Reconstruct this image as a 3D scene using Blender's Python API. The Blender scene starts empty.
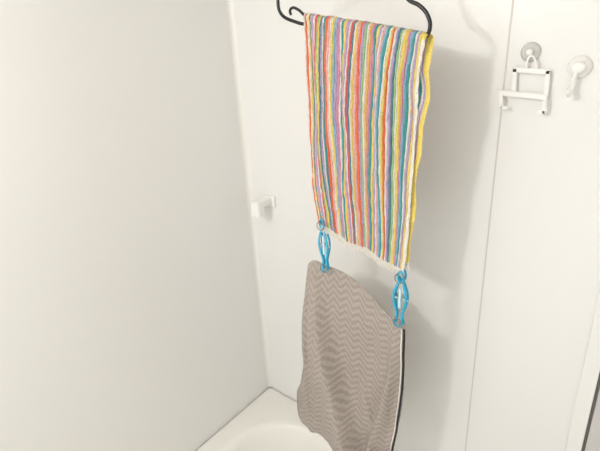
import bpy, bmesh, math, random
from mathutils import Vector, Matrix, noise
random.seed(4)
scene=bpy.context.scene
scene.view_settings.view_transform='Standard'
scene.view_settings.look='None'
scene.view_settings.exposure=0.0
# ---------------------------------------------------------------- camera
FPX=433.0
a=math.radians(40); p=math.radians(21); r=math.radians(3.56)
Fh=Vector((-math.sin(a),math.cos(a),0)); R0=Vector((math.cos(a),math.sin(a),0)); DN=Vector((0,0,-1))
Fv=Fh*math.cos(p)+DN*math.sin(p); D0=DN*math.cos(p)-Fh*math.sin(p)
Rv=R0*math.cos(r)+D0*math.sin(r); Dv=D0*math.cos(r)-R0*math.sin(r)
CAM=Vector((1.009,-0.955,1.65))
cd=bpy.data.cameras.new('camera'); cam=bpy.data.objects.new('camera',cd); scene.collection.objects.link(cam)
m=Matrix((Rv,-Dv,-Fv)).transposed().to_4x4(); m.translation=CAM; cam.matrix_world=m
cd.sensor_width=36; cd.lens=FPX/600*36; cd.clip_start=0.02
scene.camera=cam
def ray(u,v): return Rv*(u-300)+Dv*(v-225.5)+Fv*FPX
def PY(u,v,y):
    d=ray(u,v); return CAM+d*((y-CAM.y)/d.y)
# ---------------------------------------------------------------- materials
def lin(c): return tuple(((x/255)/12.92 if x/255<=0.04045 else ((x/255+0.055)/1.055)**2.4) for x in c)+(1,)
def mat(name,rgb,rough=0.5,metal=0,spec=0.5,trans=0,nscale=0,namp=0,bump=0,bscale=100,alpha=1):
    mt=bpy.data.materials.new(name); mt.use_nodes=True; nt=mt.node_tree; b=nt.nodes['Principled BSDF']
    b.inputs['Base Color'].default_value=lin(rgb); b.inputs['Roughness'].default_value=rough
    b.inputs['Metallic'].default_value=metal; b.inputs['Specular IOR Level'].default_value=spec
    b.inputs['Transmission Weight'].default_value=trans
    tc=nt.nodes.new('ShaderNodeTexCoord')
    if namp:
        n=nt.nodes.new('ShaderNodeTexNoise'); n.inputs['Scale'].default_value=nscale
        nt.links.new(tc.outputs['Object'],n.inputs['Vector'])
        mx=nt.nodes.new('ShaderNodeMix'); mx.data_type='RGBA'
        c=lin(rgb); mx.inputs[6].default_value=tuple(x*(1-namp) for x in c[:3])+(1,); mx.inputs[7].default_value=tuple(min(1,x*(1+namp)) for x in c[:3])+(1,)
        nt.links.new(n.outputs['Fac'],mx.inputs[0]); nt.links.new(mx.outputs[2],b.inputs['Base Color'])
    if bump:
        n2=nt.nodes.new('ShaderNodeTexNoise'); n2.inputs['Scale'].default_value=bscale
        nt.links.new(tc.outputs['Object'],n2.inputs['Vector'])
        bp=nt.nodes.new('ShaderNodeBump'); bp.inputs['Strength'].default_value=bump; bp.inputs['Distance'].default_value=0.002
        nt.links.new(n2.outputs['Fac'],bp.inputs['Height']); nt.links.new(bp.outputs['Normal'],b.inputs['Normal'])
    return mt
M_wall=mat('wall_panel_white',(240,239,236),0.33,nscale=2,namp=0.01,bump=0.06,bscale=60)
M_tub=mat('tub_acrylic',(243,241,236),0.2,nscale=2,namp=0.01)
M_floor=mat('floor_resin',(215,210,200),0.5,nscale=20,namp=0.05,bump=0.2)
M_ceil=mat('ceiling_white',(240,238,232),0.6,nscale=2,namp=0.01)
M_trim=mat('trim_white',(242,240,235),0.35,nscale=3,namp=0.01)
M_seam=mat('panel_joint',(216,211,203),0.5,nscale=3,namp=0.02)
M_black=mat('hanger_black',(22,22,24),0.35,nscale=30,namp=0.1)
M_cyan=mat('clip_cyan_plastic',(56,192,230),0.22,trans=0.15,nscale=30,namp=0.06)
M_cyanl=mat('clip_pale_plastic',(205,236,243),0.25,nscale=30,namp=0.04)
M_white=mat('white_plastic',(248,247,243),0.3,nscale=10,namp=0.01)
M_metal=mat('steel',(150,145,140),0.25,1,nscale=30,namp=0.05)
M_clear=mat('suction_clear',(232,230,226),0.12,trans=0.15,nscale=30,namp=0.01)
M_gask=mat('door_gasket',(95,92,90),0.5,nscale=30,namp=0.05)
M_door=mat('door_panel_grey',(205,203,200),0.3,nscale=3,namp=0.02,bump=0.3,bscale=150)
M_pip=mat('piping_black',(30,30,34),0.6,nscale=60,namp=0.1)
M_pipw=mat('piping_white',(235,232,226),0.7,nscale=60,namp=0.05)

# ---------------------------------------------------------------- mesh helpers
def obj(name,me,parent=None,smooth=False):
    o=bpy.data.objects.new(name,me); scene.collection.objects.link(o)
    if parent: o.parent=parent
    if smooth:
        for f in me.polygons: f.use_smooth=True
    return o
def empty(name,loc=(0,0,0)):
    e=bpy.data.objects.new(name,None); e.empty_display_size=0.05; scene.collection.objects.link(e); return e
def box(name,lo,hi,mt,bev=0,parent=None,seg=2):
    bm=bmesh.new(); bmesh.ops.create_cube(bm,size=1)
    lo=Vector(lo);hi=Vector(hi);s=hi-lo;c=(hi+lo)/2
    for v in bm.verts: v.co=Vector((v.co.x*s.x,v.co.y*s.y,v.co.z*s.z))+c
    if bev: bmesh.ops.bevel(bm,geom=bm.edges[:],offset=bev,segments=seg,affect='EDGES',profile=0.5)
    me=bpy.data.meshes.new(name); bm.to_mesh(me); bm.free(); me.materials.append(mt)
    return obj(name,me,parent)
def tube(name,pts,rad,mt,parent=None,cyclic=False,smooth_pts=True,res=6,flat=None):
    cu=bpy.data.curves.new(name,'CURVE'); cu.dimensions='3D'; cu.bevel_depth=rad; cu.bevel_resolution=3; cu.use_fill_caps=True
    cu.resolution_u=res
    if smooth_pts:
        sp=cu.splines.new('BEZIER'); sp.bezier_points.add(len(pts)-1)
        for q,b in zip(pts,sp.bezier_points): b.co=q; b.handle_left_type=b.handle_right_type='AUTO'
    else:
        sp=cu.splines.new('POLY'); sp.points.add(len(pts)-1)
        for q,b in zip(pts,sp.points): b.co=(*q,1)
    sp.use_cyclic_u=cyclic
    o=bpy.data.objects.new(name,cu); scene.collection.objects.link(o)
    bpy.context.view_layer.update()
    me=bpy.data.meshes.new_from_object(o.evaluated_get(bpy.context.evaluated_depsgraph_get()))
    bpy.data.objects.remove(o)
    me.materials.clear(); me.materials.append(mt)
    return obj(name,me,parent,True)
def lathe(name,prof,center,axis,mt,parent=None,n=32):
    ax=Vector(axis).normalized(); q=ax.to_track_quat('Z','Y')
    bm=bmesh.new(); rings=[]
    for (rr,h) in prof:
        rings.append([bm.verts.new(Vector(center)+q@Vector((rr*math.cos(2*math.pi*i/n),rr*math.sin(2*math.pi*i/n),h))) for i in range(n)])
    for A,B in zip(rings,rings[1:]):
        for i in range(n): bm.faces.new((A[i],A[(i+1)%n],B[(i+1)%n],B[i]))
    bm.faces.new(rings[-1]); bm.faces.new(rings[0][::-1])
    bmesh.ops.recalc_face_normals(bm,faces=bm.faces[:])
    me=bpy.data.meshes.new(name); bm.to_mesh(me); bm.free(); me.materials.append(mt)
    return obj(name,me,parent,True)
def crom(P,t):
    n=len(P)-1; x=max(0,min(0.99999,t))*n; i=int(x); f=x-i
    g=lambda k:P[max(0,min(n,k))]
    a0,a1,a2,a3=g(i-1),g(i),g(i+1),g(i+2)
    return [0.5*((2*a1[k])+(-a0[k]+a2[k])*f+(2*a0[k]-5*a1[k]+4*a2[k]-a3[k])*f*f+(-a0[k]+3*a1[k]-3*a2[k]+a3[k])*f**3) for k in range(len(a1))]

# ---------------------------------------------------------------- room shell
CZ=2.15
box('wall_back',(-0.05,0,0),(1.75,0.05,CZ),M_wall)
box('wall_left',(-0.05,-2.2,0),(0,0,CZ),M_wall)
box('wall_right',(1.7,-2.2,0),(1.75,0,CZ),M_wall)
box('floor',(-0.05,-2.2,-0.05),(1.75,0.05,0),M_floor)
box('ceiling',(-0.05,-2.2,CZ),(1.75,0.05,CZ+0.05),M_ceil)
bm=bmesh.new()
prof=[(0.0,-0.016),(0.001,-0.015)]+[(0.016-0.015*math.cos(math.radians(t)),-0.016+0.015*math.sin(math.radians(t))) for t in range(0,91,9)]+[(0.017,0.0),(0.0,0.0)]
lo_=[bm.verts.new((x,y,0.45)) for x,y in prof]; hi_=[bm.verts.new((x,y,CZ)) for x,y in prof]
for i in range(len(prof)):
    j=(i+1)%len(prof); bm.faces.new((lo_[i],lo_[j],hi_[j],hi_[i]))
bmesh.ops.recalc_face_normals(bm,faces=bm.faces[:])
me=bpy.data.meshes.new('trim_1'); bm.to_mesh(me); bm.free(); me.materials.append(M_trim); obj('trim_1',me)
sx=(PY(509,20,0).x+PY(470,420,0).x)/2
box('trim_2',(sx-0.0015,-0.001,0),(sx+0.0015,0.0,CZ),M_seam)
dx=PY(592,405,0).x
box('trim_3',(dx-0.03,-0.012,0),(dx,0.0,CZ),M_wall,0.002)
door=empty('door_1')
box('gasket',(dx,-0.008,0.03),(dx+0.006,0,2.0),M_gask,0.001,door)
box('panel',(dx+0.006,-0.006,0.03),(dx+0.65,0,2.0),M_door,0,door)
box('frame_top',(dx,-0.012,2.0),(dx+0.69,0,2.04),M_wall,0.002,door)
box('frame_side',(dx+0.65,-0.012,0.0),(dx+0.69,0,2.0),M_wall,0.002,door)

# ---------------------------------------------------------------- bathtub
def rrect(x0,x1,y0,y1,rad,z,n=12):
    pts=[]
    for (cx,cy,a0) in ((x1-rad,y1-rad,0),(x0+rad,y1-rad,90),(x0+rad,y0+rad,180),(x1-rad,y0+rad,270)):
        for i in range(n+1):
            t=math.radians(a0+90*i/n); pts.append(Vector((cx+rad*math.cos(t),cy+rad*math.sin(t),z)))
    return pts
bm=bmesh.new(); rings=[]
TX0,TX1,TY0,TY1=0.001,0.78,-1.3,-0.001
spec=[(0,0.001,0.0),(0,0.001,0.44),(0.004,0.006,0.448),(0.012,0.01,0.45),(0.066,0.20,0.45),(0.072,0.20,0.4495),(0.080,0.195,0.447),(0.088,0.19,0.441),(0.094,0.185,0.430),(0.102,0.18,0.38),(0.125,0.17,0.15),(0.16,0.15,0.09),(0.22,0.12,0.07)]
for ins,rad,z in spec:
    rings.append([bm.verts.new(q) for q in rrect(TX0+ins,TX1-ins,TY0+ins,TY1-ins,rad,z,20)])
for A,B in zip(rings,rings[1:]):
    n=len(A)
    for i in range(n): bm.faces.new((A[i],A[(i+1)%n],B[(i+1)%n],B[i]))
bm.faces.new(rings[-1]); bm.faces.new(rings[0][::-1])
bmesh.ops.recalc_face_normals(bm,faces=bm.faces[:])
me=bpy.data.meshes.new('bathtub'); bm.to_mesh(me); bm.free(); me.materials.append(M_tub); obj('bathtub',me,None,True)

# ---------------------------------------------------------------- drying pole
YB=-0.2
pole=empty('drying_pole')
lathe('rod',[(0.0125,0),(0.0125,1.698)],(0.001,YB,1.975),(1,0,0),M_metal,pole)
lathe('flange_1',[(0.03,0),(0.03,0.008),(0.016,0.02)],(0.0,YB,1.975),(1,0,0),M_white,pole)
lathe('flange_2',[(0.03,0),(0.03,0.008),(0.016,0.02)],(1.7,YB,1.975),(-1,0,0),M_white,pole)

# ---------------------------------------------------------------- coat hanger
hang=empty('clothes_hanger')
E1=PY(286,18,YB); E2=PY(426,37,YB)
ex=(E2-E1); L=ex.length; ex.normalize(); ez=Vector((0,1,0)).cross(ex)*-1
if ez.z<0: ez=-ez
mid=(E1+E2)/2
def H(s,h,y=0): return mid+ex*s+ez*h+Vector((0,y,0))
P_=lambda u,v:PY(u,v,YB)
hp=[P_(290,20),H(0,0),P_(420,37),P_(427,35),P_(430,27),P_(428,16),P_(420,6),P_(408,-1),H(0.075,0.098),H(0.03,0.128),H(0,0.134),H(-0.03,0.128),H(-0.08,0.094),P_(290,-16),P_(279,-8),P_(278,2),P_(280,12)]
tube('frame',hp,0.0034,M_black,hang,cyclic=True)
top=H(0,0.134)
hk=[top,Vector((top.x,YB,top.z+0.03)),Vector((top.x-0.001,YB,1.95))]
cx=top.x+0.017
for i in range(0,10):
    t=math.radians(180-i*24); hk.append(Vector((cx+0.0185*math.cos(t),YB,1.975+0.0185*math.sin(t))))
tube('hook',hk,0.0026,M_black,hang)
tube('strap_notch',[P_(291,15),P_(290,11),P_(292,8),P_(297,9),P_(303,14),P_(309,21)],0.0028,M_black,hang)

# ---------------------------------------------------------------- striped towel
C=dict(w=(248,243,234),o=(244,128,90),r=(234,112,112),y=(248,224,120),t=(82,168,170),p=(245,190,184),l=(196,174,214),g=(172,208,152),b=(148,196,218),k=(226,158,182),d=(104,146,162),a=(246,194,120))
seq='wowytplwrgydlwtopwyblkwtyplwrdwypolgwaktylwpbtwyowldgwykbtwlyw'
N=len(seq); wd=[random.uniform(0.75,1.3)*(0.7 if ch=='w' else 1) for ch in seq]; wd[-1]=1.8
S=sum(wd); acc=[0]
for w_ in wd: acc.append(acc[-1]+w_/S)
SUB=5
cols=[]; colr=[]; rib=[]
for i in range(N):
    for j in range(SUB):
        cols.append(acc[i]+(acc[i+1]-acc[i])*j/SUB); rib.append(math.sin(math.pi*j/SUB)); colr.append(seq[i])
cols.append(1.0); rib.append(0)
Lf=[(306,18),(308,60),(309,105),(312,155),(315,190),(321,224)]
Rf=[(425,40),(418,80),(415,125),(412,175),(409,225),(404,272)]
Rb=[(430,38),(430,75),(428,110),(421,150),(416,190),(413,230),(408,266)]
Lp=[tuple(PY(u,v,YB)) for u,v in Lf]; Rp=[tuple(PY(u,v,YB-0.01)) for u,v in Rf]; Rq=[tuple(PY(u,v,YB-0.002)) for u,v in Rb]
RW=200
def towel_pt(u,s,side):
    l=crom(Lp,s); rr=crom(Rp if side<0 else Rq,s)
    P=Vector(l).lerp(Vector(rr),u)
    wob=noise.noise(Vector((u*6,s*4,side*3.1)))
    P.x+=0.0022*noise.noise(Vector((u*18,s*6,side)))+0.0010*noise.noise(Vector((u*60,s*30,side)))
    if side>0:
        gap=0.012*(1-min(1,s*8))-0.001; P.x+=0.002*math.sin(s*26+1)*u**3
    else:
        gap=0.010+0.010*math.sin(math.pi*u)*math.sin(math.pi*min(1,s+0.1))
        gap-=0.008*max(0,(u-0.93)/0.07)*math.sin(math.pi*min(1,s+0.1))
    env=math.sin(math.pi*min(1,s*1.15+0.04))*0.8+0.2
    fold=(0.0065*math.sin(u*21+1.5*s+0.6)+0.0035*math.sin(u*43-4*s)+0.009*wob)*env
    if side>0: fold=fold*0.6+0.012*(1-u**2)*min(1,s*8)
    fold+=0.0022*noise.noise(Vector((u*9,s*22,side+5)))
    P.y=YB+side*gap+fold
    P.z+=0.004*math.sin(u*13)*(s**6)
    return P
bm=bmesh.new(); cl=bm.loops.layers.float_color.new('Col'); uvl=bm.loops.layers.uv.new('UVMap')
path=[]
for k in range(RW+1): path.append(('b',1-k/RW))
for k in range(1,8): path.append(('t',k/8))
for k in range(RW+1): path.append(('f',k/RW))
grid=[]
for kind,s in path:
    row=[]
    for ci,u in enumerate(cols):
        rb=0.0017*rib[ci]+0.0018*noise.noise(Vector((u*150,s*150,1.7)))
        if kind=='b': P=towel_pt(u,s,1); P.y-=rb; P.x+=rb*0.5
        elif kind=='f': P=towel_pt(u,s,-1); P.y-=rb; P.x+=0.5*rb
        else:
            A=towel_pt(u,0,1); B=towel_pt(u,0,-1); an=math.pi*s
            P=(A+B)/2; P.x=A.x+(B.x-A.x)*s; h=(A.y-B.y)/2; P.y+=(h+rb)*math.cos(an); P.z+=(abs(h)*0.8+rb)*math.sin(an)
        row.append(bm.verts.new(P))
    grid.append(row)
nr=len(path)
for i in range(nr-1):
    kind,s=path[i]
    for j in range(len(cols)-1):
        f=bm.faces.new((grid[i][j],grid[i][j+1],grid[i+1][j+1],grid[i+1][j])); f.smooth=True
        ch=colr[j]
        if kind!='f' and j>=len(cols)-1-SUB: ch='y'
        c=C[ch]
        if (kind in 'bf') and s>0.98+0.01*noise.noise(Vector((cols[j]*40,0,0))): c=C['w']
        c=lin(c)
        for lp,(du,dv) in zip(f.loops,((0,0),(1,0),(1,1),(0,1))):
            lp[cl]=c; lp[uvl].uv=(cols[j+du],(i+dv)/nr)
def thread(bm,pts,rad,col='w'):
    prev=None
    for q in pts:
        ring=[bm.verts.new(q+Vector((rad*math.cos(t),rad*math.sin(t),0))) for t in (0,2.1,4.2)]
        if prev:
            for i in range(3):
                f=bm.faces.new((prev[i],prev[(i+1)%3],ring[(i+1)%3],ring[i]))
                for lp in f.loops: lp[cl]=lin(C[col])
        prev=ring
for k in range(520):
    u=random.random(); s0=towel_pt(u,1,-1 if k%3 else 1); ln=random.uniform(0.006,0.013)*(1.5 if random.random()<0.06 else 1)
    dxx=random.uniform(-0.005,0.005); dyy=random.uniform(-0.004,0.002)
    thread(bm,[s0+Vector((0,0,0.003)),s0+Vector((dxx*0.4,dyy*0.5,-ln*0.5)),s0+Vector((dxx,dyy,-ln))],0.0009)
me=bpy.data.meshes.new('striped_towel'); bm.to_mesh(me); bm.free()
mt=bpy.data.materials.new('towel_terry_stripes'); mt.use_nodes=True; nt=mt.node_tree; b=nt.nodes['Principled BSDF']
at=nt.nodes.new('ShaderNodeAttribute'); at.attribute_name='Col'
tc=nt.nodes.new('ShaderNodeTexCoord'); nn=nt.nodes.new('ShaderNodeTexNoise'); nn.inputs['Scale'].default_value=450; nn.inputs['Detail'].default_value=2
nt.links.new(tc.outputs['Object'],nn.inputs['Vector'])
mr=nt.nodes.new('ShaderNodeMapRange'); mr.inputs[1].default_value=0.3; mr.inputs[2].default_value=0.7; mr.inputs[3].default_value=0.8; mr.inputs[4].default_value=1.08
nt.links.new(nn.outputs['Fac'],mr.inputs[0])
mx=nt.nodes.new('ShaderNodeMix'); mx.data_type='RGBA'; mx.blend_type='MULTIPLY'; mx.inputs[0].default_value=1
nt.links.new(at.outputs['Color'],mx.inputs[6]); nt.links.new(mr.outputs[0],mx.inputs[7]); nt.links.new(mx.outputs[2],b.inputs['Base Color'])
b.inputs['Roughness'].default_value=0.95; b.inputs['Specular IOR Level'].default_value=0.1; b.inputs['Sheen Weight'].default_value=0.3
bp=nt.nodes.new('ShaderNodeBump'); bp.inputs['Strength'].default_value=0.7; bp.inputs['Distance'].default_value=0.0015
nt.links.new(nn.outputs['Fac'],bp.inputs['Height']); nt.links.new(bp.outputs['Normal'],b.inputs['Normal'])
tl=nt.nodes.new('ShaderNodeBsdfTranslucent'); nt.links.new(mx.outputs[2],tl.inputs['Color'])
ms=nt.nodes.new('ShaderNodeMixShader'); ms.inputs[0].default_value=0.18
nt.links.new(b.outputs[0],ms.inputs[1]); nt.links.new(tl.outputs[0],ms.inputs[2]); nt.links.new(ms.outputs[0],nt.nodes['Material Output'].inputs['Surface'])
me.materials.append(mt)
towel=obj('striped_towel',me)

# ---------------------------------------------------------------- grey bag
bag=empty('drawstring_laundry_bag')
T=[(307,271),(308,264),(314,261),(325,266),(336,270),(349,277),(363,289),(378,305),(392,320),(404,325)]
B=[(297,402),(299,417),(306,426),(315,428),(329,433),(343,443),(357,450),(369,460),(380,467),(388,470)]
Tp=[tuple(PY(u,v,YB)) for u,v in T]; Bp=[tuple(PY(u,v,YB)) for u,v in B]
NU,NW=200,180
def G(x,c,s): return math.exp(-((x-c)/s)**2)
def fe(x,c,s,k=0.3):
    # soft pleat: rises gently from the left and drops quickly on its right side
    d=x-c
    return math.exp(-(d/s)**2) if d<0 else math.exp(-(d/(s*k))**2)
def bag_pt(u,w,side):
    t_=Vector(crom(Tp,u)); b_=Vector(crom(Bp,u))
    P=t_.lerp(b_,w)
    P.x+=(0.010*math.sin(math.pi*min(1,w/0.95))-0.010*G(w,0.93,0.07))*(1-u)**3
    P.x+=0.013*math.sin(math.pi*w)*u
    pil=(math.sin(math.pi*u)**0.5 if 0<u<1 else 0)*(0.1+0.9*math.sin(math.pi*min(1,w*0.85+0.04)))
    e=min(1,u*9)*min(1,(1-u)*9)
    j=0.02*noise.noise(Vector((w*5,3.3,0)))
    g=min(1,w*2.2+0.03)
    ridge=0.052*fe(u,0.20+0.45*w+j,0.26,0.22)*g          # main diagonal drape from the left clip
    ridge+=0.020*fe(u,0.14+0.20*w-j,0.09,0.3)*g*(1-0.5*w)
    ridge+=0.026*fe(1-u,0.07+0.17*w+j,0.07,0.35)*g        # drape from the right clip
    ridge+=0.012*fe(u,0.40+0.47*w+2*j,0.06,0.4)*g*w
    ridge+=0.018*fe(w,0.84-0.25*u+j,0.14,0.35)*max(0,1-2.2*u)
    small=0.010*noise.noise(Vector((u*4+w*2,w*3,side)))+0.005*noise.noise(Vector((u*9,w*8,side*2)))+0.0012*noise.noise(Vector((u*90,w*120,side*2)))
    if side<0: P.y=YB+0.004-ridge*e+small*min(1,w*5+0.1)
    else: P.y=YB+0.005+(0.003+0.026*pil)*min(1,w*3)+small*min(1,w*5+0.1)*0.5
    return P
bm=bmesh.new(); uvl=bm.loops.layers.uv.new('UVMap')
gr={}
for side in (-1,1):
    g=[[None]*(NU+1) for _ in range(NW+1)]
    for i in range(NW+1):
        for j in range(NU+1):
            if side==1 and (j in(0,NU) or i==NW): g[i][j]=gr[-1][i][j]
            else: g[i][j]=bm.verts.new(bag_pt(j/NU,i/NW,side))
    gr[side]=g
    for i in range(NW):
        for j in range(NU):
            f=bm.faces.new((g[i][j],g[i+1][j],g[i+1][j+1],g[i][j+1])); f.smooth=True
            for lp,(di,dj) in zip(f.loops,((0,0),(1,0),(1,1),(0,1))): lp[uvl].uv=((j+dj)/NU*0.25,(i+di)/NW*0.36)
me=bpy.data.meshes.new('body'); bm.to_mesh(me); bm.free()
mt=bpy.data.materials.new('herringbone_grey'); mt.use_nodes=True; nt=mt.node_tree; b=nt.nodes['Principled BSDF']
def mth(op,x,y=None):
    n=nt.nodes.new('ShaderNodeMath'); n.operation=op
    for k,v in enumerate((x,y)):
        if v is None: continue
        if isinstance(v,(int,float)): n.inputs[k].default_value=v
        else: nt.links.new(v,n.inputs[k])
    return n.outputs[0]
uv=nt.nodes.new('ShaderNodeUVMap'); uv.uv_map='UVMap'; sp=nt.nodes.new('ShaderNodeSeparateXYZ'); nt.links.new(uv.outputs[0],sp.inputs[0])
nz=nt.nodes.new('ShaderNodeTexNoise'); nz.inputs['Scale'].default_value=260; nz.inputs['Detail'].default_value=3; nt.links.new(uv.outputs[0],nz.inputs['Vector'])
nz2=nt.nodes.new('ShaderNodeTexNoise'); nz2.inputs['Scale'].default_value=600; nt.links.new(uv.outputs[0],nz2.inputs['Vector'])
tri=mth('ABSOLUTE',mth('SUBTRACT',mth('FRACT',mth('MULTIPLY',sp.outputs[0],38)),0.5))
ph=mth('ADD',mth('MULTIPLY',sp.outputs[1],78),mth('MULTIPLY',tri,2.0))
ph=mth('ADD',ph,mth('MULTIPLY',nz.outputs['Fac'],0.8))
sw=mth('SINE',mth('MULTIPLY',ph,6.2832))
sw=mth('ADD',sw,mth('MULTIPLY',mth('SUBTRACT',nz2.outputs['Fac'],0.5),6.0))
fac=nt.nodes.new('ShaderNodeMapRange'); nt.links.new(sw,fac.inputs[0]); fac.inputs[1].default_value=-1.8; fac.inputs[2].default_value=1.8
rampm=nt.nodes.new('ShaderNodeMix'); rampm.data_type='RGBA'; nt.links.new(fac.outputs[0],rampm.inputs[0])
rampm.inputs[6].default_value=lin((150,140,132)); rampm.inputs[7].default_value=lin((186,176,167))
nt.links.new(rampm.outputs[2],b.inputs['Base Color']); b.inputs['Roughness'].default_value=0.95; b.inputs['Specular IOR Level'].default_value=0.1; b.inputs['Sheen Weight'].default_value=0.1
bp=nt.nodes.new('ShaderNodeBump'); bp.inputs['Strength'].default_value=0.5; bp.inputs['Distance'].default_value=0.0012
nt.links.new(fac.outputs[0],bp.inputs['Height']); nt.links.new(bp.outputs['Normal'],b.inputs['Normal'])
me.materials.append(mt); obj('body',me,bag)
def edge(u,k): return bag_pt(u,0.03+0.97*k/60,-1)
tube('piping_black',[edge(0.992,k)+Vector((0.001,-0.003,0)) for k in range(61)],0.0022,M_pip,bag,smooth_pts=False)
tube('piping_white',[edge(0.968,k)+Vector((0,-0.002,0)) for k in range(61)],0.0018,M_pipw,bag,smooth_pts=False)

# ---------------------------------------------------------------- clips
def clip(name,top_px,bot_px,wpx,y):
    e=empty(name)
    A=PY(*top_px,y); Bq=PY(*bot_px,y); ax=(Bq-A); Ln=ax.length; ax.normalize()
    sd=Vector((1,0,0)); sd=(sd-ax*sd.dot(ax)).normalized(); w=wpx
    def Q(s,t,dy=0): return A+sd*s+ax*(t*Ln)+Vector((0,dy,0))
    for k,dy in (('front',-0.004),('rear',0.004)):
        for sg,nm in ((-1,'a'),(1,'b')):
            tube('arm_%s_%s'%(k,nm),[Q(sg*0.002,0.12,dy*0.3),Q(sg*w*0.55,0.25,dy),Q(sg*w*0.95,0.45,dy*1.4),Q(sg*w*0.8,0.62,dy),Q(sg*w*0.4,0.8,dy*0.6),Q(sg*w*0.62,0.98,dy)],0.0025,M_cyan,e)
    for dy in (-0.006,0.006):
        tube('jaw_%d'%(dy>0),[Q(-w*0.35,0.02,dy),Q(0,-0.02,dy),Q(w*0.35,0.02,dy),Q(w*0.2,0.16,dy*0.5),Q(-w*0.2,0.16,dy*0.5)],0.0024,M_cyan,e,cyclic=True)
    tube('crossbar',[Q(-w*1.15,0.5),Q(w*1.15,0.5)],0.0026,M_cyanl,e,smooth_pts=False)
    tube('spring',[Q(w*0.6*math.cos(i*1.05),0.42+0.012*i*0.4,0.004*math.sin(i*1.05)) for i in range(20)],0.0007,M_metal,e)
    tube('web',[Q(0,0.30,-0.003),Q(0,0.66,-0.003)],0.0034,M_cyanl,e,smooth_pts=False)
    tube('foot',[Q(-w*0.6,0.96,-0.004),Q(0,1.02,-0.007),Q(w*0.6,0.96,-0.004)],0.0023,M_cyan,e)
    c=Q(0,0.93)
    tube('ring',[c+Vector((0.009*math.cos(t),-0.010+0.002*math.sin(t),0.009*math.sin(t))) for t in [i*math.pi/6 for i in range(12)]],0.0009,M_metal,e,cyclic=True)
    c=Q(0,0.08)
    tube('ring_top',[c+Vector((0.010*math.cos(t),-0.011+0.002*math.sin(t),0.010*math.sin(t))) for t in [i*math.pi/6 for i in range(12)]],0.0010,M_metal,e,cyclic=True)
    return e
clip('clothes_clip',(323,220),(326,270),0.012,YB-0.008)
clip('clothes_clip.001',(402,272),(399,324),0.015,YB-0.008)

# ---------------------------------------------------------------- wall bracket near corner
br=empty('pole_bracket')
q1=PY(270,200,0)
bx,bz=q1.x,q1.z
box('wall_plate',(bx-0.024,-0.008,bz-0.020),(bx+0.024,0,bz+0.016),M_white,0.003,br)
box('arm',(bx-0.016,-0.05,bz-0.012),(bx+0.014,-0.004,bz+0.012),M_white,0.005,br)
box('cradle',(bx-0.020,-0.070,bz-0.038),(bx+0.014,-0.040,bz+0.012),M_white,0.006,br)

# ---------------------------------------------------------------- suction soap rack
rk=empty('suction_towel_rack')
def W(u,v,y=-0.01): return PY(u,v,y)
c=PY(531,52,0)
lathe('suction_cup',[(0.017,0.0),(0.0175,0.002),(0.012,0.006),(0.006,0.008),(0.005,0.013)],(c.x,0,c.z),(0,-1,0),M_clear,rk)
lathe('cup_knob',[(0.006,0.0),(0.0065,0.006),(0.004,0.009)],(c.x,-0.008,c.z),(0,-1,0),M_white,rk)
def flat(nm,p0,p1,wid,th=0.004):
    d=(p1-p0).normalized(); n=Vector((0,-1,0)); s=d.cross(n).normalized(); n=d.cross(s)
    bm=bmesh.new(); bmesh.ops.create_cube(bm,size=1)
    Ln=(p1-p0).length+wid*0.8
    R=Matrix((d,s,n)).transposed()
    bmesh.ops.scale(bm,vec=(Ln,wid,th),verts=bm.verts[:])
    bmesh.ops.bevel(bm,geom=bm.edges[:],offset=0.0012,segments=2,affect='EDGES')
    for v in bm.verts: v.co=(p0+p1)/2+R@v.co
    bmesh.ops.recalc_face_normals(bm,faces=bm.faces[:])
    me=bpy.data.meshes.new(nm); bm.to_mesh(me); bm.free(); me.materials.append(M_white); return obj(nm,me,rk)
flat('back_top',W(515,70),W(548,72),0.009)
flat('back_left',W(515,70),W(514,92),0.008)
flat('back_right',W(548,72),W(546,96),0.008)
flat('ledge_bar',W(501,93,-0.016),W(545,97,-0.016),0.010)
flat('ledge_left',W(501,93,-0.018),W(501,107,-0.018),0.007)
flat('ledge_left_tip',W(501,107,-0.018),W(507,108,-0.018),0.006)
flat('ledge_right',W(545,97,-0.018),W(544,112,-0.018),0.007)
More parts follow.
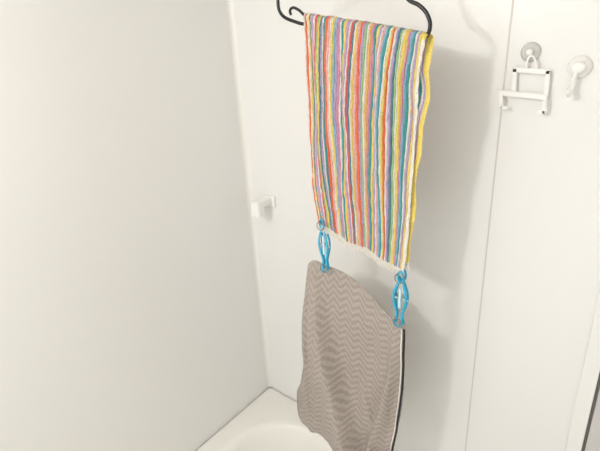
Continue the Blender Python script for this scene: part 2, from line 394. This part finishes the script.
flat('ledge_right_tip',W(544,112,-0.018),W(539,112,-0.018),0.006)
tube('hanger_loop',[W(526,70),W(527,62,-0.012),W(531,56,-0.013),W(536,62,-0.012),W(536,71)],0.002,M_white,rk)

# ---------------------------------------------------------------- suction hook
sh=empty('suction_hook')
c=PY(580,67,0)
lathe('cup',[(0.019,0.0),(0.0195,0.003),(0.017,0.008),(0.010,0.012),(0.008,0.013)],(c.x,0,c.z),(0,-1,0),M_white,sh)
lathe('cap',[(0.011,0.0),(0.011,0.010),(0.009,0.013),(0.002,0.0135)],(c.x,-0.008,c.z),(0,-1,0),M_white,sh)
tube('hook',[Vector((c.x-0.002,-0.018,c.z-0.004)),Vector((c.x-0.004,-0.018,c.z-0.022)),Vector((c.x-0.006,-0.016,c.z-0.036)),Vector((c.x-0.007,-0.024,c.z-0.046)),Vector((c.x-0.007,-0.036,c.z-0.042)),Vector((c.x-0.007,-0.038,c.z-0.034))],0.0036,M_white,sh)

# ---------------------------------------------------------------- ceiling lamp + light
lamp=empty('ceiling_lamp')
LX,LY=0.38,-1.5
lathe('base',[(0.10,0),(0.10,0.02),(0.095,0.025)],(LX,LY,CZ),(0,0,-1),M_white,lamp)
Me=bpy.data.materials.new('lamp_diffuser'); Me.use_nodes=True
bb=Me.node_tree.nodes['Principled BSDF']; bb.inputs['Emission Color'].default_value=(1,0.93,0.82,1); bb.inputs['Emission Strength'].default_value=3
lathe('diffuser',[(0.09,0.0),(0.088,0.02),(0.07,0.04),(0.04,0.052),(0.005,0.056)],(LX,LY,CZ-0.022),(0,0,-1),Me,lamp)
ld=bpy.data.lights.new('lamp_light','POINT'); ld.energy=22; ld.shadow_soft_size=0.06; ld.color=(1,0.975,0.945)
lo=bpy.data.objects.new('lamp_light',ld); scene.collection.objects.link(lo); lo.location=(LX,LY,CZ-0.15)
lo.parent=lamp
w=bpy.data.worlds.new('world'); scene.world=w; w.use_nodes=True
w.node_tree.nodes['Background'].inputs[0].default_value=(1,0.995,0.98,1); w.node_tree.nodes['Background'].inputs[1].default_value=1.15
